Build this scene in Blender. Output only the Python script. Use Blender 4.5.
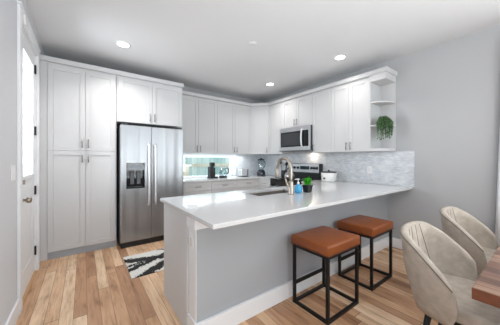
import bpy, bmesh, math, random
from mathutils import Vector, Matrix
random.seed(7)
PI = math.pi
for o in list(bpy.data.objects): bpy.data.objects.remove(o)
scn = bpy.context.scene
COL = scn.collection

# ---------------------------------------------------------------- camera
cam_d = bpy.data.cameras.new('camera'); cam = bpy.data.objects.new('camera', cam_d); COL.objects.link(cam)
cam.location = (-3.698, -4.470, 1.292)
cam.rotation_euler = (PI/2, 0, math.radians(-36.436))
cam_d.sensor_width = 36; cam_d.lens = 225.553/500*36; cam_d.shift_y = -0.0055
cam_d.clip_start = 0.05
scn.camera = cam
vs = scn.view_settings
vs.view_transform = 'Standard'; vs.look = 'None'; vs.gamma = 1; vs.use_curve_mapping = False
vs.exposure = 0.58

# ---------------------------------------------------------------- world, daylight and added fill lights
W = bpy.data.worlds.new('sky'); scn.world = W; W.use_nodes = True
bg = W.node_tree.nodes['Background']
bg.inputs[0].default_value = (0.86, 0.94, 1.0, 1); bg.inputs[1].default_value = 1.5

def area(name, loc, rot, sx, sy, power, color=(1, 1, 1)):
    l = bpy.data.lights.new(name, 'AREA'); l.shape = 'RECTANGLE'; l.size = sx; l.size_y = sy
    l.energy = power; l.color = color
    o = bpy.data.objects.new(name, l); COL.objects.link(o); o.location = loc; o.rotation_euler = rot
    return o
# added front fill behind unseen windows; then daylight at door glass and kitchen window
area('front_window_fill_a', (-3.0, -8.25, 1.5), (PI/2, 0, 0), 1.7, 2.1, 17, (0.96, 0.985, 1.0))
area('front_window_fill_b', (-1.1, -8.25, 1.5), (PI/2, 0, 0), 1.7, 2.1, 17, (0.96, 0.985, 1.0))
area('daylight_door_glass', (-5.1, -1.34, 1.9), (0, -PI/2, 0), 1.6, 1.3, 115, (0.95, 0.98, 1.0))
area('daylight_kitchen_window', (-1.6, 1.0, 0.50), (math.radians(-125), 0, 0), 1.5, 0.5, 30, (0.86, 0.96, 1.0))
area('side_fill', (-.16, -5.5, 1.45), (0, PI/2, 0), 2.0, 1.3, 34, (0.97, 0.99, 1.0))  # side fill added inside the room; the right wall has no window
# unseen fill light added behind the camera to wash the ceiling
area('ceiling_fill', (-3.0, -5.6, 1.1), (PI-.15, 0, 0), 2.0, 2.0, 54, (0.98, 0.99, 1.0))

# ---------------------------------------------------------------- materials
def lin(c):
    return tuple(((v/255)/12.92 if v/255 <= .04045 else ((v/255+.055)/1.055)**2.4) for v in c) + (1,)
MATS = {}
def mat(name, rgb, rough=.5, metal=0, spec=.5, emit=None, estr=1, noise=0, nscale=30, bump=0, bscale=60, aniso=0, coat=0):
    m = bpy.data.materials.new(name); m.use_nodes = True; MATS[name] = m
    nt = m.node_tree; b = nt.nodes['Principled BSDF']
    b.inputs['Base Color'].default_value = lin(rgb); b.inputs['Roughness'].default_value = rough
    b.inputs['Metallic'].default_value = metal; b.inputs['Specular IOR Level'].default_value = spec
    b.inputs['Coat Weight'].default_value = coat
    if emit: b.inputs['Emission Color'].default_value = lin(emit); b.inputs['Emission Strength'].default_value = estr
    tc = nt.nodes.new('ShaderNodeTexCoord')
    if noise:
        n = nt.nodes.new('ShaderNodeTexNoise'); n.inputs['Scale'].default_value = nscale; n.inputs['Detail'].default_value = 5
        nt.links.new(tc.outputs['Object'], n.inputs['Vector'])
        mx = nt.nodes.new('ShaderNodeMix'); mx.data_type = 'RGBA'
        mx.inputs[6].default_value = lin(tuple(max(0, v*(1-noise)) for v in rgb)); mx.inputs[7].default_value = lin(tuple(min(255, v*(1+noise)) for v in rgb))
        nt.links.new(n.outputs['Fac'], mx.inputs[0]); nt.links.new(mx.outputs[2], b.inputs['Base Color'])
    if bump:
        n2 = nt.nodes.new('ShaderNodeTexNoise'); n2.inputs['Scale'].default_value = bscale; n2.inputs['Detail'].default_value = 4
        nt.links.new(tc.outputs['Object'], n2.inputs['Vector'])
        bp = nt.nodes.new('ShaderNodeBump'); bp.inputs['Strength'].default_value = bump; bp.inputs['Distance'].default_value = .01
        nt.links.new(n2.outputs['Fac'], bp.inputs['Height']); nt.links.new(bp.outputs['Normal'], b.inputs['Normal'])
    return m
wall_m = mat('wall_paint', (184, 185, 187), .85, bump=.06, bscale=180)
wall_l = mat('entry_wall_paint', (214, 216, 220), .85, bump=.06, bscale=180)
ceil_m = mat('ceiling_paint', (222, 223, 225), .92, bump=.08, bscale=220)
trim_m = mat('white_trim_paint', (236, 237, 240), .45)
cab_m = mat('white_cabinet_lacquer', (208, 208, 209), .6, 0, .3)
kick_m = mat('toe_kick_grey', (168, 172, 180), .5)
pull_m = mat('brushed_nickel', (150, 148, 146), .35, 1)
black_m = mat('black_metal', (18, 18, 20), .45, .3)
quartz_m = mat('white_quartz', (205, 205, 206), .14, noise=.012, nscale=160, coat=.2)
steel_pl = mat('plain_steel', (190, 190, 192), .28, 1)
blackgl = mat('black_glass', (14, 14, 16), .08, 0, .6)
darkpl = mat('dark_plastic', (28, 29, 32), .4)
mwglass = mat('microwave_window', (52, 54, 58), .18, 0, .6)
greypl = mat('grey_plastic', (120, 122, 126), .4)
leather = mat('tan_leather', (140, 76, 37), .38, 0, .45, noise=.13, nscale=14, bump=.12, bscale=150)
stitch_m = mat('dark_brown_welt', (92, 48, 24), .5)
suede = mat('beige_suede', (172, 163, 152), .9, noise=.15, nscale=20, bump=.15, bscale=220)
seam_m = mat('dark_seam_thread', (112, 104, 95), .9)
leafm = mat('trailing_leaf', (98, 132, 84), .6, noise=.35, nscale=40)
leafd = mat('fern_leaf_deep', (40, 72, 40), .6, noise=.3, nscale=40)
grassm = mat('bright_green_leaf', (62, 178, 28), .5, noise=.2, nscale=60)
potm = mat('black_pot', (26, 26, 28), .4)
ceram = mat('white_ceramic', (232, 232, 230), .2)
white_pl = mat('white_plastic', (235, 235, 235), .35)
bluem = mat('blue_soap', (62, 158, 205), .2)
hinge_m = black_m
nickel = mat('satin_nickel', (168, 158, 148), .28, 1)
sink_m = mat('sink_steel', (128, 121, 114), .5, .35)
lamp_m = mat('lamp_lens', (255, 255, 255), .4, emit=(255, 250, 240), estr=6)
burner = mat('burner_iron', (22, 22, 24), .55)
screen_m = mat('display_glass', (20, 24, 28), .1, emit=(120, 170, 180), estr=.03)
beige_m = mat('shed_siding', (205, 190, 170), .8)
curtain_m = mat('white_curtain_cloth', (232, 234, 238), .9)

def glassmat(name, tint=(1, 1, 1), refl=.08):
    m = bpy.data.materials.new(name); m.use_nodes = True; nt = m.node_tree; nt.nodes.clear()
    out = nt.nodes.new('ShaderNodeOutputMaterial'); t = nt.nodes.new('ShaderNodeBsdfTransparent'); t.inputs[0].default_value = (*tint, 1)
    g = nt.nodes.new('ShaderNodeBsdfGlossy'); g.inputs['Roughness'].default_value = .02
    mx = nt.nodes.new('ShaderNodeMixShader'); mx.inputs[0].default_value = refl
    nt.links.new(t.outputs[0], mx.inputs[1]); nt.links.new(g.outputs[0], mx.inputs[2]); nt.links.new(mx.outputs[0], out.inputs[0])
    return m
glass_m = glassmat('window_glass', (.93, .98, .98)); doorglass_m = glassmat('door_window_glass', (.82, .84, .85)); jar_m = glassmat('jar_glass', (.72, .8, .82), .18)

class NT:
    def __init__(s, m): s.nt = m.node_tree
    def n(s, t, **k):
        x = s.nt.nodes.new(t)
        for a, b in k.items(): setattr(x, a, b)
        return x
    def l(s, a, b): s.nt.links.new(a, b)
    def math(s, op, a, b=None, c=None):
        x = s.n('ShaderNodeMath', operation=op)
        for i, v in enumerate((a, b, c)):
            if v is None: continue
            if isinstance(v, (int, float)): x.inputs[i].default_value = v
            else: s.l(v, x.inputs[i])
        return x.outputs[0]
def ramp(N, fac, stops, interp='LINEAR'):
    r = N.n('ShaderNodeValToRGB'); r.color_ramp.interpolation = interp
    e = r.color_ramp.elements
    while len(e) < len(stops): e.new(.5)
    for i, (p, c) in enumerate(stops): e[i].position = p; e[i].color = lin(c)
    N.l(fac, r.inputs[0]); return r.outputs[0]

def plank_floor():
    m = mat('hickory_plank_floor', (170, 130, 100), .42); N = NT(m); b = m.node_tree.nodes['Principled BSDF']
    g = N.n('ShaderNodeNewGeometry'); mp = N.n('ShaderNodeMapping'); mp.inputs['Rotation'].default_value = (0, 0, PI/2)
    mp.inputs['Location'].default_value = (.31, .045, 0)
    N.l(g.outputs['Position'], mp.inputs[0])
    sep = N.n('ShaderNodeSeparateXYZ'); N.l(mp.outputs[0], sep.inputs[0])
    # plank rows, random offsets and lengths per row, a random value per plank
    row = N.math('FLOOR', N.math('DIVIDE', sep.outputs[1], .093))
    wn = N.n('ShaderNodeTexWhiteNoise', noise_dimensions='1D'); N.l(row, wn.inputs['W'])
    u = N.math('ADD', N.math('DIVIDE', sep.outputs[0], 1.4), N.math('MULTIPLY', wn.outputs['Value'], 7.3))
    col = N.math('FLOOR', u)
    cv = N.n('ShaderNodeCombineXYZ'); N.l(row, cv.inputs[0]); N.l(col, cv.inputs[1])
    wn2 = N.n('ShaderNodeTexWhiteNoise', noise_dimensions='2D'); N.l(cv.outputs[0], wn2.inputs['Vector'])
    tone = ramp(N, wn2.outputs['Value'], [(0, (172, 130, 99)), (.2, (202, 160, 126)), (.5, (222, 184, 148)), (.75, (234, 200, 166)), (1, (242, 216, 186))])
    # grain
    mp2 = N.n('ShaderNodeMapping'); mp2.inputs['Scale'].default_value = (2.2, 26, 1)
    va = N.n('ShaderNodeVectorMath', operation='ADD'); N.l(mp.outputs[0], va.inputs[0]); N.l(wn2.outputs['Color'], va.inputs[1])
    va2 = N.n('ShaderNodeVectorMath', operation='MULTIPLY_ADD'); N.l(wn2.outputs['Color'], va2.inputs[0]); va2.inputs[1].default_value = (9, 9, 0); N.l(mp.outputs[0], va2.inputs[2])
    N.l(va2.outputs[0], mp2.inputs[0])
    no = N.n('ShaderNodeTexNoise'); no.inputs['Scale'].default_value = 1.6; no.inputs['Detail'].default_value = 7; no.inputs['Distortion'].default_value = .8
    N.l(mp2.outputs[0], no.inputs['Vector'])
    grain = ramp(N, no.outputs['Fac'], [(.25, (186, 174, 166)), (.45, (236, 231, 226)), (.7, (255, 255, 255))])
    mp3 = N.n('ShaderNodeMapping'); mp3.inputs['Scale'].default_value = (1.2, 3.2, 1); N.l(va2.outputs[0], mp3.inputs[0])
    kn = N.n('ShaderNodeTexNoise'); kn.inputs['Scale'].default_value = 2.6; kn.inputs['Detail'].default_value = 3; N.l(mp3.outputs[0], kn.inputs['Vector'])
    knot = ramp(N, kn.outputs['Fac'], [(.28, (170, 150, 136)), (.40, (238, 232, 226)), (.6, (255, 255, 255))])
    m1 = N.n('ShaderNodeMix', data_type='RGBA', blend_type='MULTIPLY'); m1.inputs[0].default_value = .85; N.l(tone, m1.inputs[6]); N.l(grain, m1.inputs[7])
    m2 = N.n('ShaderNodeMix', data_type='RGBA', blend_type='MULTIPLY'); m2.inputs[0].default_value = .8; N.l(m1.outputs[2], m2.inputs[6]); N.l(knot, m2.inputs[7])
    fy = N.math('FRACT', N.math('DIVIDE', sep.outputs[1], .093)); fx = N.math('FRACT', u)
    ey = N.math('MINIMUM', fy, N.math('SUBTRACT', 1, fy)); ex = N.math('MULTIPLY', N.math('MINIMUM', fx, N.math('SUBTRACT', 1, fx)), 7.5)
    gap = N.math('LESS_THAN', N.math('MINIMUM', ey, ex), .012)
    m3 = N.n('ShaderNodeMix', data_type='RGBA'); N.l(gap, m3.inputs[0]); N.l(m2.outputs[2], m3.inputs[6]); m3.inputs[7].default_value = lin((88, 66, 50))
    N.l(m3.outputs[2], b.inputs['Base Color'])
    return m
floor_m = plank_floor()

def mosaic():
    m = mat('grey_marble_mosaic', (205, 208, 212), .3); N = NT(m); b = m.node_tree.nodes['Principled BSDF']
    g = N.n('ShaderNodeNewGeometry'); sep = N.n('ShaderNodeSeparateXYZ'); N.l(g.outputs['Position'], sep.inputs[0])
    cv = N.n('ShaderNodeCombineXYZ'); N.l(N.math('ADD', sep.outputs[0], sep.outputs[1]), cv.inputs[0]); N.l(sep.outputs[2], cv.inputs[1])
    br = N.n('ShaderNodeTexBrick'); br.inputs['Scale'].default_value = 1; br.inputs['Brick Width'].default_value = .052; br.inputs['Row Height'].default_value = .0165
    br.inputs['Mortar Size'].default_value = .0014; br.inputs['Mortar Smooth'].default_value = .3
    br.inputs['Color1'].default_value = lin((200, 204, 209)); br.inputs['Color2'].default_value = lin((224, 226, 229)); br.inputs['Mortar'].default_value = lin((212, 213, 216))
    N.l(cv.outputs[0], br.inputs['Vector'])
    no = N.n('ShaderNodeTexNoise'); no.inputs['Scale'].default_value = 9; no.inputs['Detail'].default_value = 6; N.l(g.outputs['Position'], no.inputs['Vector'])
    v = ramp(N, no.outputs['Fac'], [(.3, (232, 234, 238)), (.6, (255, 255, 255))])
    m1 = N.n('ShaderNodeMix', data_type='RGBA', blend_type='MULTIPLY'); m1.inputs[0].default_value = .9; N.l(br.outputs['Color'], m1.inputs[6]); N.l(v, m1.inputs[7])
    N.l(m1.outputs[2], b.inputs['Base Color'])
    return m
tile_m = mosaic()

def brushed(vert=True):
    m = mat('brushed_stainless_'+('tall' if vert else 'wide'), (166, 167, 170), .38, 1); N = NT(m); b = m.node_tree.nodes['Principled BSDF']
    g = N.n('ShaderNodeNewGeometry'); mp = N.n('ShaderNodeMapping'); mp.inputs['Scale'].default_value = (9, 9, .25) if vert else (1, 1, 60)
    N.l(g.outputs['Position'], mp.inputs[0])
    no = N.n('ShaderNodeTexNoise'); no.inputs['Scale'].default_value = 1.0; no.inputs['Detail'].default_value = 1; N.l(mp.outputs[0], no.inputs['Vector'])
    bp = N.n('ShaderNodeBump'); bp.inputs['Strength'].default_value = .9 if vert else .1; bp.inputs['Distance'].default_value = .03
    N.l(no.outputs['Fac'], bp.inputs['Height']); N.l(bp.outputs[0], b.inputs['Normal'])
    b.inputs['Anisotropic'].default_value = .6
    return m
steel = brushed(True); steel_h = brushed(False)
steel_h.node_tree.nodes['Principled BSDF'].inputs['Base Color'].default_value = lin((194, 194, 197))
handle_m = mat('polished_handle_steel', (222, 222, 224), .4, .75)

def walnut():
    m = mat('walnut_table_wood', (130, 86, 62), .4); N = NT(m); b = m.node_tree.nodes['Principled BSDF']
    g = N.n('ShaderNodeNewGeometry'); sep = N.n('ShaderNodeSeparateXYZ'); N.l(g.outputs['Position'], sep.inputs[0])
    # boards of uneven width running across the table
    w = N.math('ADD', N.math('MULTIPLY', sep.outputs[0], 16), N.math('MULTIPLY', N.math('SINE', N.math('MULTIPLY', sep.outputs[0], 23)), .4))
    wn = N.n('ShaderNodeTexWhiteNoise', noise_dimensions='1D'); N.l(N.math('FLOOR', w), wn.inputs['W'])
    tone = ramp(N, wn.outputs['Value'], [(0, (92, 64, 50)), (.4, (118, 86, 70)), (.7, (138, 106, 88)), (1, (162, 132, 110))])
    mp = N.n('ShaderNodeMapping'); mp.inputs['Scale'].default_value = (60, 4, 60); N.l(g.outputs['Position'], mp.inputs[0])
    no = N.n('ShaderNodeTexNoise'); no.inputs['Scale'].default_value = 1; no.inputs['Detail'].default_value = 6; N.l(mp.outputs[0], no.inputs['Vector'])
    gr = ramp(N, no.outputs['Fac'], [(.3, (170, 150, 140)), (.65, (255, 255, 255))])
    m1 = N.n('ShaderNodeMix', data_type='RGBA', blend_type='MULTIPLY'); m1.inputs[0].default_value = .9; N.l(tone, m1.inputs[6]); N.l(gr, m1.inputs[7])
    N.l(m1.outputs[2], b.inputs['Base Color']); return m
walnut_m = walnut()
walnut_edge = mat('walnut_edge_wood', (104, 58, 36), .45, noise=.2, nscale=25)

def rugmat():
    m = mat('black_and_white_rug_wool', (225, 222, 216), .95); N = NT(m); b = m.node_tree.nodes['Principled BSDF']
    g = N.n('ShaderNodeNewGeometry'); sep = N.n('ShaderNodeSeparateXYZ'); N.l(g.outputs['Position'], sep.inputs[0])
    x = N.math('SUBTRACT', sep.outputs[0], -3.28); y = N.math('SUBTRACT', sep.outputs[1], -1.75)
    no = N.n('ShaderNodeTexNoise'); no.inputs['Scale'].default_value = 7; no.inputs['Detail'].default_value = 5; N.l(g.outputs['Position'], no.inputs['Vector'])
    n0 = N.math('MULTIPLY', N.math('SUBTRACT', no.outputs['Fac'], .5), .10)
    no2 = N.n('ShaderNodeTexNoise'); no2.inputs['Scale'].default_value = 55; no2.inputs['Detail'].default_value = 3; N.l(g.outputs['Position'], no2.inputs['Vector'])
    n1 = N.math('MULTIPLY', N.math('SUBTRACT', no2.outputs['Fac'], .5), .16)
    tot = None
    for (y0, sl, wd) in ((.50, -.30, .065), (.21, .50, .05), (.33, .20, .03), (-.10, .72, .075), (-.28, .6, .05), (.95, -.62, .03)):
        d = N.math('ABSOLUTE', N.math('SUBTRACT', N.math('ADD', y, n0), N.math('MULTIPLY_ADD', x, sl, y0)))
        s = N.math('LESS_THAN', N.math('ADD', d, n1), wd)
        tot = s if tot is None else N.math('MAXIMUM', tot, s)
    mx = N.n('ShaderNodeMix', data_type='RGBA'); N.l(tot, mx.inputs[0]); mx.inputs[6].default_value = lin((214, 212, 207)); mx.inputs[7].default_value = lin((30, 28, 28))
    N.l(mx.outputs[2], b.inputs['Base Color']); return m
rug_m = rugmat()

def fencemat():
    m = mat('weathered_fence_boards', (140, 165, 160), .8); N = NT(m); b = m.node_tree.nodes['Principled BSDF']
    g = N.n('ShaderNodeNewGeometry'); sep = N.n('ShaderNodeSeparateXYZ'); N.l(g.outputs['Position'], sep.inputs[0])
    q = N.math('DIVIDE', sep.outputs[0], .14); wn = N.n('ShaderNodeTexWhiteNoise', noise_dimensions='1D'); N.l(N.math('FLOOR', q), wn.inputs['W'])
    tone = ramp(N, wn.outputs['Value'], [(0, (150, 176, 172)), (.5, (182, 198, 192)), (1, (212, 220, 212))])
    N.l(tone, b.inputs['Base Color']); return m
fence_m = fencemat()

# ---------------------------------------------------------------- mesh helpers
def box(bm, x0, x1, y0, y1, z0, z1, M=None):
    vs_ = [bm.verts.new(Vector(p) if M is None else M @ Vector(p)) for p in
           ((x0, y0, z0), (x1, y0, z0), (x1, y1, z0), (x0, y1, z0), (x0, y0, z1), (x1, y0, z1), (x1, y1, z1), (x0, y1, z1))]
    for f in ((0, 3, 2, 1), (4, 5, 6, 7), (0, 1, 5, 4), (1, 2, 6, 5), (2, 3, 7, 6), (3, 0, 4, 7)):
        bm.faces.new([vs_[i] for i in f])
def BM(*boxes, M=None):
    bm = bmesh.new()
    for b in boxes: box(bm, *b, M=M)
    return bm
def prism(bm, pts, z0, z1, M=None):
    f = lambda p: p if M is None else M @ p
    lo = [bm.verts.new(f(Vector((x, y, z0)))) for x, y in pts]; hi = [bm.verts.new(f(Vector((x, y, z1)))) for x, y in pts]
    n = len(pts); bm.faces.new(lo[::-1]); bm.faces.new(hi)
    for i in range(n): bm.faces.new((lo[i], lo[(i+1) % n], hi[(i+1) % n], hi[i]))
def tube(bm, pts, r, seg=10, cap=True):
    pts = [Vector(p) for p in pts]; rs = r if isinstance(r, (list, tuple)) else [r]*len(pts); rings = []
    up = None
    for i, p in enumerate(pts):
        t = (pts[min(i+1, len(pts)-1)]-pts[max(i-1, 0)]).normalized()
        if up is None: up = t.orthogonal().normalized()
        up = (up - t*up.dot(t)).normalized(); v = t.cross(up)
        rings.append([bm.verts.new(p+(up*math.cos(2*PI*k/seg)+v*math.sin(2*PI*k/seg))*rs[i]) for k in range(seg)])
    for a, b in zip(rings, rings[1:]):
        for k in range(seg): bm.faces.new((a[k], a[(k+1) % seg], b[(k+1) % seg], b[k]))
    if cap: bm.faces.new(rings[0][::-1]); bm.faces.new(rings[-1])
def lathe(bm, c, prof, seg=24, axis='Z'):
    rings = []
    for r, z in prof:
        ring = []
        for k in range(seg):
            a = 2*PI*k/seg; p = (r*math.cos(a), r*math.sin(a), z)
            if axis == 'X': p = (z, r*math.cos(a), r*math.sin(a))
            if axis == 'Y': p = (r*math.sin(a), z, r*math.cos(a))
            ring.append(bm.verts.new(Vector(c)+Vector(p)))
        rings.append(ring)
    for a, b in zip(rings, rings[1:]):
        for k in range(seg): bm.faces.new((a[k], a[(k+1) % seg], b[(k+1) % seg], b[k]))
    bm.faces.new(rings[0][::-1]); bm.faces.new(rings[-1])
def spline(keys, n):
    K = [Vector(k) for k in keys]; P = [K[0]*2-K[1]]+K+[K[-1]*2-K[-2]]; out = []
    for s in range(n):
        t = s/(n-1)*(len(K)-1); i = min(int(t), len(K)-2); f = t-i; a, b, c, d = P[i:i+4]
        out.append(.5*((2*b)+(c-a)*f+(2*a-5*b+4*c-d)*f*f+(3*b-a-3*c+d)*f**3))
    return out
def root_loc(o):
    v = Vector((0, 0, 0))
    while o is not None: v += o.location; o = o.parent
    return v
def part(name, bm, m, parent=None, bevel=0, smooth=False, seg=2, sub=0, loc=None):
    """bm is in world coordinates; the object's origin is its parent's (or loc)"""
    bmesh.ops.recalc_face_normals(bm, faces=bm.faces)
    o_at = root_loc(parent) if parent is not None else Vector(loc or (0, 0, 0))
    if o_at.length: bmesh.ops.translate(bm, verts=bm.verts, vec=-o_at)
    me = bpy.data.meshes.new(name); bm.to_mesh(me); bm.free()
    me.materials.append(m)
    if smooth:
        for p in me.polygons: p.use_smooth = True
    o = bpy.data.objects.new(name, me); COL.objects.link(o)
    if parent is not None: o.parent = parent
    else: o.location = o_at
    if bevel:
        b = o.modifiers.new('bevel', 'BEVEL'); b.width = bevel; b.segments = seg; b.limit_method = 'ANGLE'; b.harden_normals = False
    if sub:
        s = o.modifiers.new('subdivision', 'SUBSURF'); s.levels = s.render_levels = sub
    return o
def tag(o, label, cat, group=None):
    o['label'] = label; o['category'] = cat
    if group: o['group'] = group
    return o
def thing(name, label, cat, loc, group=None):
    o = bpy.data.objects.new(name, None); COL.objects.link(o); o.location = loc; o.empty_display_size = .1
    return tag(o, label, cat, group)
def struct(name, bm, m, bevel=0, parent=None):
    o = part(name, bm, m, parent, bevel)
    if parent is None: o['kind'] = 'structure'
    return o
def copy_tree(o, parent=None):
    c = o.copy(); COL.objects.link(c)
    if parent is not None: c.parent = parent
    for ch in list(o.children): copy_tree(ch, c)
    return c

# ---------------------------------------------------------------- room shell
XL, HC, YF = -4.141, 2.785, -8.0
struct('floor', BM((XL-.15, .15, YF-.15, .15, -.12, 0)), floor_m)
struct('ceiling', BM((XL-.15, .15, YF-.15, .15, HC, HC+.12)), ceil_m)
struct('wall_right', BM((0, .15, YF-.15, .15, 0, HC)), wall_m)
wx0, wx1, wz0, wz1 = -2.30, -.86, .93, 1.40
struct('wall_back', BM((XL-.15, wx0, 0, .15, 0, HC), (wx1, 0, 0, .15, 0, HC), (wx0, wx1, 0, .15, 0, wz0), (wx0, wx1, 0, .15, wz1, HC)), wall_m)
dy0, dy1, dh = -1.735, -.885, 2.50      # door opening in the left wall
struct('wall_left', BM((XL-.15, XL, YF-.15, dy0, 0, HC), (XL-.15, XL, dy1, 0, 0, HC), (XL-.15, XL, dy0, dy1, dh, HC)), wall_l)
struct('wall_front', BM((XL, -3.9, YF-.15, YF, 0, HC), (-2.1, -2.0, YF-.15, YF, 0, HC), (-.2, 0, YF-.15, YF, 0, HC),
       (-3.9, -2.1, YF-.15, YF, 0, .4), (-3.9, -2.1, YF-.15, YF, 2.6, HC), (-2.0, -.2, YF-.15, YF, 0, .4), (-2.0, -.2, YF-.15, YF, 2.6, HC)), wall_m)
# kitchen window
w1 = struct('window_1', BM((wx0, wx1, .04, .12, wz1-.055, wz1), (wx0, wx1, .07, .12, wz0, wz0+.02), (wx1-.06, wx1, .04, .12, wz0+.02, wz1-.055), (wx0, wx0+.04, .04, .12, wz0+.02, wz1-.055)), trim_m)
part('window_lining', BM((wx0, wx1, -.012, .04, wz1-.012, wz1), (wx1-.012, wx1, -.012, .04, wz0+.001, wz1-.012), (wx1, wx1+.035, -.02, -.0105, .916, wz1+.017), (wx0, wx1, -.02, -.0105, wz1, wz1+.017)), trim_m, w1)
part('window_pane', BM((wx0+.04, wx1-.06, .09, .096, wz0+.02, wz1-.055)), glass_m, w1)
for k, (a, b) in enumerate(((-3.9, -2.1), (-2.0, -.2))):  # unseen windows behind the camera, added to carry the front fill
    w = struct('window_%d' % (k+2), BM((a, a+.06, YF-.1, YF-.04, .4, 2.6), (b-.06, b, YF-.1, YF-.04, .4, 2.6), (a+.06, b-.06, YF-.1, YF-.04, .4, .46), (a+.06, b-.06, YF-.1, YF-.04, 2.54, 2.6), ((a+b)/2-.03, (a+b)/2+.03, YF-.1, YF-.04, .46, 2.54)), trim_m)
    part('window_pane', BM((a+.06, b-.06, YF-.075, YF-.07, .46, 2.54)), glass_m, w)
# entry door
D = struct('door_1', bmesh.new(), trim_m)
D.name = 'door_1'
def ring(bm, x0, x1, y0, y1, z0, z1, w, wb=None):
    wb = wb or w
    box(bm, x0, x1, y0, y0+w, z0, z1); box(bm, x0, x1, y1-w, y1, z0, z1); box(bm, x0, x1, y0+w, y1-w, z0, z0+wb); box(bm, x0, x1, y0+w, y1-w, z1-w, z1)
sy0, sy1 = dy0+.02, dy1-.012
gy0, gy1, gz0, gz1 = -1.60, -1.055, 1.12, 2.34
bm = bmesh.new()
X0, X1 = XL-.055, XL-.012
box(bm, X0, X1, sy0, gy0, .012, dh-.02); box(bm, X0, X1, gy1, sy1, .012, dh-.02); box(bm, X0, X1, gy0, gy1, .012, gz0); box(bm, X0, X1, gy0, gy1, gz1, dh-.02)
ring(bm, X1, X1+.012, gy0-.02, gy1+.02, gz0-.02, gz1+.02, .04)       # raised moulding round the glass
ring(bm, X1, X1+.006, gy0-.0, gy1+.0, .22, .92, .025)
part('door_slab', bm, trim_m, D, .003)
part('door_glass', BM((X0+.018, X0+.024, gy0, gy1, gz0, gz1)), doorglass_m, D)
for z in (.247, .942, 1.625, 2.332):
    part('hinge', BM((XL-.012, XL+.004, dy1-.035, dy1-.004, z-.05, z+.05)), hinge_m, D, .002)
bm = bmesh.new(); ky = -1.645
lathe(bm, (X1, ky, .93), [(.033, 0), (.033, .008), (.014, .012), (.012, .035), (.026, .045), (.030, .06), (.024, .075), (.008, .08)], 20, 'X')
part('door_knob', bm, nickel, D, smooth=True)
bm = bmesh.new(); lathe(bm, (X1, ky, 1.09), [(.03, 0), (.03, .008), (.022, .016), (.006, .017)], 20, 'X'); box(bm, X1+.016, X1+.034, ky-.004, ky+.004, 1.07, 1.11)
part('deadbolt', bm, nickel, D)
part('door_sensor', BM((XL+.0205, XL+.034, -1.70, -1.668, 2.48, 2.57)), white_pl, D, .003)
# casing
cw = .088
struct('trim_1', BM((XL, XL+.02, dy0-cw, dy0, 0, dh+cw), (XL, XL+.02, dy1, dy1+cw, 0, dh+cw), (XL, XL+.02, dy0, dy1, dh, dh+cw), (XL, XL+.028, dy0-cw-.012, dy1+cw+.012, dh+cw, dh+cw+.02),
       (XL-.15, XL, dy0, dy0+.016, 0, dh), (XL-.15, XL, dy1-.01, dy1, 0, dh), (XL-.15, XL, dy0+.016, dy1-.01, dh-.016, dh)), trim_m, .003)
struct('trim_2', BM((XL-.15, XL+.012, dy0+.0165, dy1-.0105, 0, .011)), mat('oak_threshold', (190, 150, 105), .5))
def basebd(name, x0, x1, y0, y1): struct(name, BM((x0, x1, y0, y1, 0, .14)), trim_m, .004)
basebd('baseboard_left', XL, XL+.016, YF, dy0-cw)
basebd('baseboard_right', -.016, 0, YF, -3.009)
# ---- half wall of the peninsula
HX, HY0, HY1 = -3.055, -2.83, -2.965
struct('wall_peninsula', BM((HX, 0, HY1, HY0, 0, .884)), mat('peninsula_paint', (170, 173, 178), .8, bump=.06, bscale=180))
bm = BM((HX-.016, 0, HY1-.026, HY1, 0, .14), (HX-.016, HX, HY1, HY0, 0, .14)); struct('baseboard_peninsula', bm, trim_m, .003)
struct('trim_3', BM((HX-.006, HX-.0002, HY1, HY0, .1405, .7995), (HX-.022, 0, HY1-.015, HY1, .80, .884), (HX-.022, HX, HY1, HY0, .80, .884)), trim_m, .002)

# ---- outside the kitchen window
bm = bmesh.new()
x = -6
while x < 3: box(bm, x, x+.13, 1.9, 1.92, 0, 1.75); x += .14
fn = thing('wooden_fence', 'pale weathered board fence seen through the low kitchen window', 'fence', (-1.5, 1.9, 0))
part('fence_boards', bm, fence_m, fn)
part('rail', BM((-6, 3, 1.86, 1.9, 1.08, 1.17)), beige_m, fn)
sh = thing('garden_shed', 'small beige shed outside the kitchen window, beside the fence', 'shed', (-1.75, 1.5, 0))
part('siding', BM((-2.05, -1.45, 1.3, 1.7, 0, 1.12)), beige_m, sh)
part('shed_roof', BM((-2.1, -1.4, 1.25, 1.75, 1.12, 1.16)), trim_m, sh)
tag(part('patio_slab', BM((-8, 5, .15, 6, -.12, 0)), mat('patio_concrete', (190, 192, 190), .9), None, loc=(-1.5, 3, -.12)), 'pale concrete patio outside the kitchen window', 'patio')

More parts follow.
